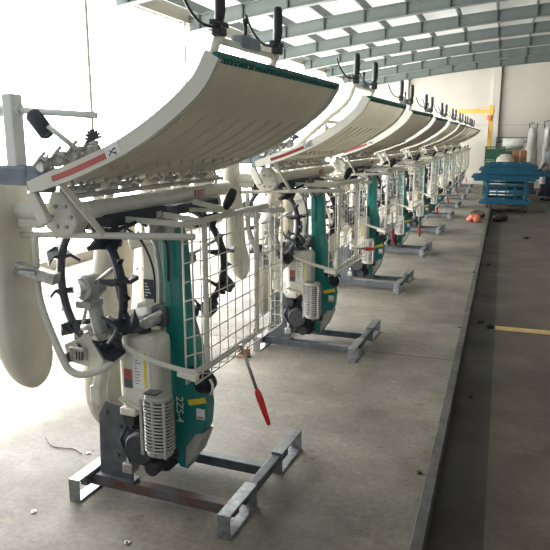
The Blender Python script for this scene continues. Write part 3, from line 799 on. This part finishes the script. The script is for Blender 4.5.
tag(m.build('wooden_block', mat('wood_scrap', (.35, .17, .09), .7, noise=.3)), 'small brown wooden block on the floor by the foot of the second transplanter', 'block')

# ------------------------------------------------------------------ hoist
r = empty('jib_crane', (-.46, 22.3, -.0))
m = MB(); m.box(-.07, .07, -.07, .07, 0, 2.62, .01); m.box(-.16, .16, -.16, .16, 0, .03, .004); m.build('post', 'yellowpaint', r)
m = MB(); m.box(-1.05, .10, -.05, .05, 2.38, 2.50, .008); m.build('boom', 'yellowpaint', r)
m = MB(); m.bar((-.02, 0, 2.60), (-.60, 0, 2.49), .03, .03, .002); m.bar((-.04, 0, 2.1), (-.28, 0, 2.38), .04, .04, .004); m.build('brace', 'yellowpaint', r)
m = MB(); m.box(-.12, .02, -.14, -.06, 2.14, 2.30, .02); m.tube([(-.06, -.1, 2.14), (-.06, -.1, 1.5)], .008, 5); m.build('hoist_motor', 'orange', r)
tag(r, 'yellow jib hoist post with horizontal boom before the back wall', 'hoist')

# ------------------------------------------------------------------ goods beyond the cart
def crate(x, y, z, w, d, h, lab, mt='cratee', name='plastic_crate', grp='green crates stacked at the end of the row'):
    r = empty(name, (x, y, z)); m = MB()
    m.box(-w/2, w/2, -d/2, d/2, 0, .02)
    for sx in (-1, 1):
        m.box(sx*w/2-.012, sx*w/2+.012, -d/2, d/2, 0, h)
        m.box(-w/2, w/2, sx*d/2-.012, sx*d/2+.012, 0, h*.8)
    m.box(-w/2-.02, w/2+.02, -d/2-.02, -d/2+.0, h-.03, h); m.build('shell', mt, r)
    m = MB()
    for k in range(6):
        a = -w/2+w*(k+.5)/6; m.box(a-.01, a+.01, -d/2-.018, -d/2-.011, .0, h-.03)
    m.build('ribs', mt, r); tag(r, lab, 'crate', grp)
pos = ['lowest', 'second', 'third', 'topmost']
for k in range(4): crate(-.24, 19.6, -.1+.37*k, .5, .45, .36, '%s green crate%s in the stack nearest the row' % (pos[k], '' if k in (0, 3) else ' from the floor'))
for k in range(4): crate(.22, 20.4, -.1+.35*k, .44, .5, .34, '%s green crate%s in the stack under the silver roll' % (pos[k], '' if k in (0, 3) else ' from the floor'))
m = MB(); m.cyl((-.06, 20.4, 1.445), (.52, 20.4, 1.445), .145, 16, bev=.02); tag(m.build('film_roll', 'film'), 'shiny roll wrapped in clear film on top of green crates', 'roll')
def sack(x, y, z, s, lab):
    m = MB()
    for k in range(4): m.blob((x+random.uniform(-.08, .08)*s, y, z+s*(.2+.22*k)), .24*s, 2, (1.2-.12*k, .9, .85), .08)
    tag(m.build('woven_sack', 'sack'), lab, 'sack')
sack(-.02, 18.4, -.10, 1.22, 'pale woven sack standing left of the cardboard box')
sack(.16, 17.75, -.10, 1.0, 'smaller pale sack slumped against the cardboard box')
m = MB(); m.box(.22, .58, 18.7, 19.2, .85, 1.28, .01); bx = m.build('cardboard_box', 'cardboard'); tag(bx, 'brown cardboard box standing on a pallet box behind the trolley', 'box')
m = MB(); m.box(.39, .42, 18.694, 18.699, .85, 1.28); m.build('tape_seam', 'sack', bx)
m = MB(); m.box(.20, .62, 18.65, 19.25, -.1, .85, .01); tag(m.build('cardboard_box', 'cardboard'), 'lower brown box carrying the cardboard box behind the trolley', 'box')
# wrapped machines along the back right
for i, (x, y, h, wd) in enumerate([(.80, 21.9, 2.0, .42), (1.20, 21.4, 2.05, .30), (1.72, 21.9, 2.0, .5), (2.5, 21.9, 1.9, .5), (3.3, 21.9, 1.9, .5)]):
    r = empty('wrapped_machine', (x, y, -.1)); m = MB()
    m.box(-wd/2, wd/2, -.22, .22, .0, .12, .01); m.box(-wd/3, wd/3, -.15, .15, .12, .75, .03); m.build('dark_base', 'navy', r)
    m = MB(); rows = []; S = 20
    for k in range(12):
        t = k/11; ww = wd/2*(1.0-.45*t) * (1+.06*math.sin(k*2.1)); z = .35+(h-.35)*t
        rows.append([(ww*math.cos(2*PI*j/S)*(1+.12*math.sin(j*2.5+k*.3)), .2*(1-.3*t)*math.sin(2*PI*j/S), z) for j in range(S+1)])
    m.sheet(rows, .01); m.build('white_wrap', 'film', r)
    m = MB(); m.tube([(-.1, 0, h-.05), (-.12, 0, h+.12), (.02, 0, h+.16)], .014, 6); m.tube([(.1, 0, h-.05), (.12, 0, h+.14)], .014, 6); m.build('handle', 'black', r)
    tag(r, '%s machine bundled in white film at the back wall' % (['leftmost', 'second from left', 'third from left', 'fourth from left', 'rightmost'][i]), 'machine', 'film-wrapped machines along the back wall')
# rack of dark handles near the hoist
r = empty('pipe_rack', (.10, 22.4, -.1)); m = MB()
for x in (-.35, .75): m.box(x-.02, x+.02, -.2, .2, 0, 1.72, .003)
for z in (.8, 1.55, 1.70): m.box(-.37, .77, -.02, .02, z, z+.03)
m.build('frame', 'darksteel', r)
m = MB()
for k in range(10): m.tube([(-.3+k*.105, -.02, 1.58), (-.27+k*.105, -.05, 1.66), (-.22+k*.105, -.02, 1.60)], .012, 6)
m.build('hook', 'black', r); tag(r, 'dark metal pipe rack behind the green crates', 'rack')

# ------------------------------------------------------------------ worker at the right edge
def person(x, y, z0, h, face):
    root = empty('person', (x, y, z0), face)
    s = h/1.7
    bm = bmesh.new()
    J = {'pel': (0, 0, .92), 'wa': (0, 0, 1.06), 'ch': (0, -.02, 1.28), 'nk': (0, -.03, 1.44), 'hd': (0, -.05, 1.56), 'tp': (0, -.05, 1.68),
         'sl': (-.18, -.02, 1.38), 'el': (-.24, -.03, 1.10), 'wl': (-.20, -.20, .93), 'hl': (-.18, -.27, .90),
         'sr': (.18, -.02, 1.38), 'er': (.24, -.03, 1.10), 'wr': (.20, -.22, .95), 'hr': (.18, -.29, .93),
         'll': (-.09, 0, .86), 'kl': (-.11, -.02, .48), 'al': (-.11, .02, .08), 'fl': (-.12, -.14, .04),
         'lr': (.09, 0, .86), 'kr': (.11, -.02, .48), 'ar': (.12, .02, .08), 'fr': (.13, -.14, .04)}
    R = {'pel': .14, 'wa': .125, 'ch': .15, 'nk': .06, 'hd': .085, 'tp': .06, 'sl': .065, 'el': .045, 'wl': .032, 'hl': .035, 'sr': .065, 'er': .045, 'wr': .032, 'hr': .035,
         'll': .09, 'kl': .06, 'al': .045, 'fl': .04, 'lr': .09, 'kr': .06, 'ar': .045, 'fr': .04}
    keys = list(J); V = {k: bm.verts.new(Vector(J[k])*s) for k in keys}
    for a, b in (('pel', 'wa'), ('wa', 'ch'), ('ch', 'nk'), ('nk', 'hd'), ('hd', 'tp'), ('ch', 'sl'), ('sl', 'el'), ('el', 'wl'), ('wl', 'hl'), ('ch', 'sr'), ('sr', 'er'), ('er', 'wr'), ('wr', 'hr'),
                 ('pel', 'll'), ('ll', 'kl'), ('kl', 'al'), ('al', 'fl'), ('pel', 'lr'), ('lr', 'kr'), ('kr', 'ar'), ('ar', 'fr')): bm.edges.new((V[a], V[b]))
    # fingers
    for sd, k in (('l', -1), ('r', 1)):
        hv = Vector(J['h'+sd])
        for q in range(4):
            a = bm.verts.new((hv+Vector(((q-1.5)*.02, -.05, -.01)))*s); b = bm.verts.new((hv+Vector(((q-1.5)*.021, -.08-.008*(q in (1, 2)), -.035)))*s)
            bm.edges.new((V['h'+sd], a)); bm.edges.new((a, b)); keys += [('f', sd, q, 0), ('f', sd, q, 1)]
        a = bm.verts.new((hv+Vector((-k*.04, -.02, .0)))*s); bm.edges.new((V['h'+sd], a)); keys.append(('t', sd))
    me = bpy.data.meshes.new('body'); bm.to_mesh(me); bm.free(); me.materials.append(M['skin'])
    o = bpy.data.objects.new('body', me); COL.objects.link(o); o.parent = root
    o.modifiers.new('sk', 'SKIN'); sv = me.skin_vertices if len(me.skin_vertices) else None
    if not len(me.skin_vertices):
        bpy.context.view_layer.objects.active = o
    if len(me.skin_vertices):
        for i, k in enumerate(keys):
            r = R.get(k, .009 if isinstance(k, tuple) else .05)*s if not isinstance(k, tuple) else .009*s
            me.skin_vertices[0].data[i].radius = (r, r); me.skin_vertices[0].data[i].use_root = (k == 'pel')
    ss = o.modifiers.new('ss', 'SUBSURF'); ss.levels = ss.render_levels = 1
    m = MB(); m.blob((0, -.03*s, 1.64*s), .10*s, 2, (.95, 1.05, .8)); m.build('hair', 'hair', root)
    m = MB()
    m.tube([(0, 0, .90*s), (0, 0, 1.0*s), (0, -.01, 1.15*s), (0, -.02, 1.32*s), (0, -.03, 1.42*s), (0, -.03, 1.45*s)], [.155*s, .15*s, .15*s, .175*s, .13*s, .07*s], 14)
    for k in (-1, 1): m.tube([(.14*k*s, -.02*s, 1.38*s), (.19*k*s, -.02*s, 1.36*s), (.245*k*s, -.03*s, 1.1*s), (.21*k*s, -.17*s, .96*s)], [.08*s, .078*s, .058*s, .045*s], 10)
    m.build('jacket', mat('grey_blue_jacket', (.30, .31, .34), .8, noise=.3, scale=12), root)
    m = MB()
    for k in (-1, 1): m.tube([(.07*k*s, 0, .95*s), (.09*k*s, 0, .85*s), (.11*k*s, -.02*s, .48*s), (.115*k*s, .02*s, .10*s)], [.10*s, .105*s, .078*s, .065*s], 12)
    m.build('trousers', 'cloth', root)
    m = MB()
    for k in (-1, 1): m.box(.12*k*s-.045*s, .12*k*s+.045*s, -.2*s, .07*s, 0, .08*s, .025)
    m.build('shoes', 'black', root)
    m = MB(); hz = 1.57*s
    for k in (-1, 1): m.blob((.033*k*s, -.135*s, hz+.01*s), .011*s, 1); 
    m.build('eyes', 'black', root)
    m = MB(); m.blob((0, -.15*s, hz-.02*s), .015*s, 1, (1, 1.2, 1.4)); m.blob((.088*s, -.05*s, hz-.01*s), .022*s, 1, (.5, 1, 1.4)); m.blob((-.088*s, -.05*s, hz-.01*s), .022*s, 1, (.5, 1, 1.4)); m.build('face_features', 'skin', root)
    return root
tag(person(1.27, 19.6, -.1, 1.6, math.radians(-60)), 'person in dark blue work clothes standing at the right edge near wrapped machines', 'person')

# ------------------------------------------------------------------ light
wd = bpy.data.worlds.new('World'); scn.world = wd; wd.use_nodes = True
bg = wd.node_tree.nodes['Background']; bg.inputs[0].default_value = (.86, .93, 1, 1); bg.inputs[1].default_value = .46
def area(loc, rot, sx, sy, power, col=(1, 1, 1)):
    l = bpy.data.lights.new('window_light', 'AREA'); l.shape = 'RECTANGLE'; l.size = sx; l.size_y = sy; l.energy = power; l.color = col
    o = bpy.data.objects.new('window_light', l); COL.objects.link(o); o.location = loc; o.rotation_euler = rot
# daylight through left bays
area((XL+.1, 4.5, 1.9), (0, math.radians(-78), 0), 3.0, 5.5, 150, (1, .99, .96))
area((XL+.1, 14, 1.9), (0, math.radians(-78), 0), 3.0, 13, 85, (1, .99, .96))
sl = bpy.data.lights.new('sun', 'SUN'); sl.energy = 14; sl.angle = math.radians(4); sl.color = (1, .98, .94)
so = bpy.data.objects.new('sun', sl); COL.objects.link(so)
so.rotation_euler = Vector((math.cos(math.radians(50)), -.10, -math.sin(math.radians(50)))).to_track_quat('-Z', 'Y').to_euler()

# ------------------------------------------------------------------ camera
f = 650.; pt = math.atan(137/f); yaw = math.atan(230*math.cos(pt)/f)
cam = bpy.data.cameras.new('camera'); co = bpy.data.objects.new('camera', cam); COL.objects.link(co)
co.location = (0, 0, 1.6); co.rotation_euler = (PI/2-pt, 0, yaw)
cam.sensor_fit = 'HORIZONTAL'; cam.sensor_width = 36; cam.lens = 36*f/550; cam.clip_start = .05
scn.camera = co
scn.view_settings.view_transform = 'Standard'
scn.view_settings.exposure = 0.22
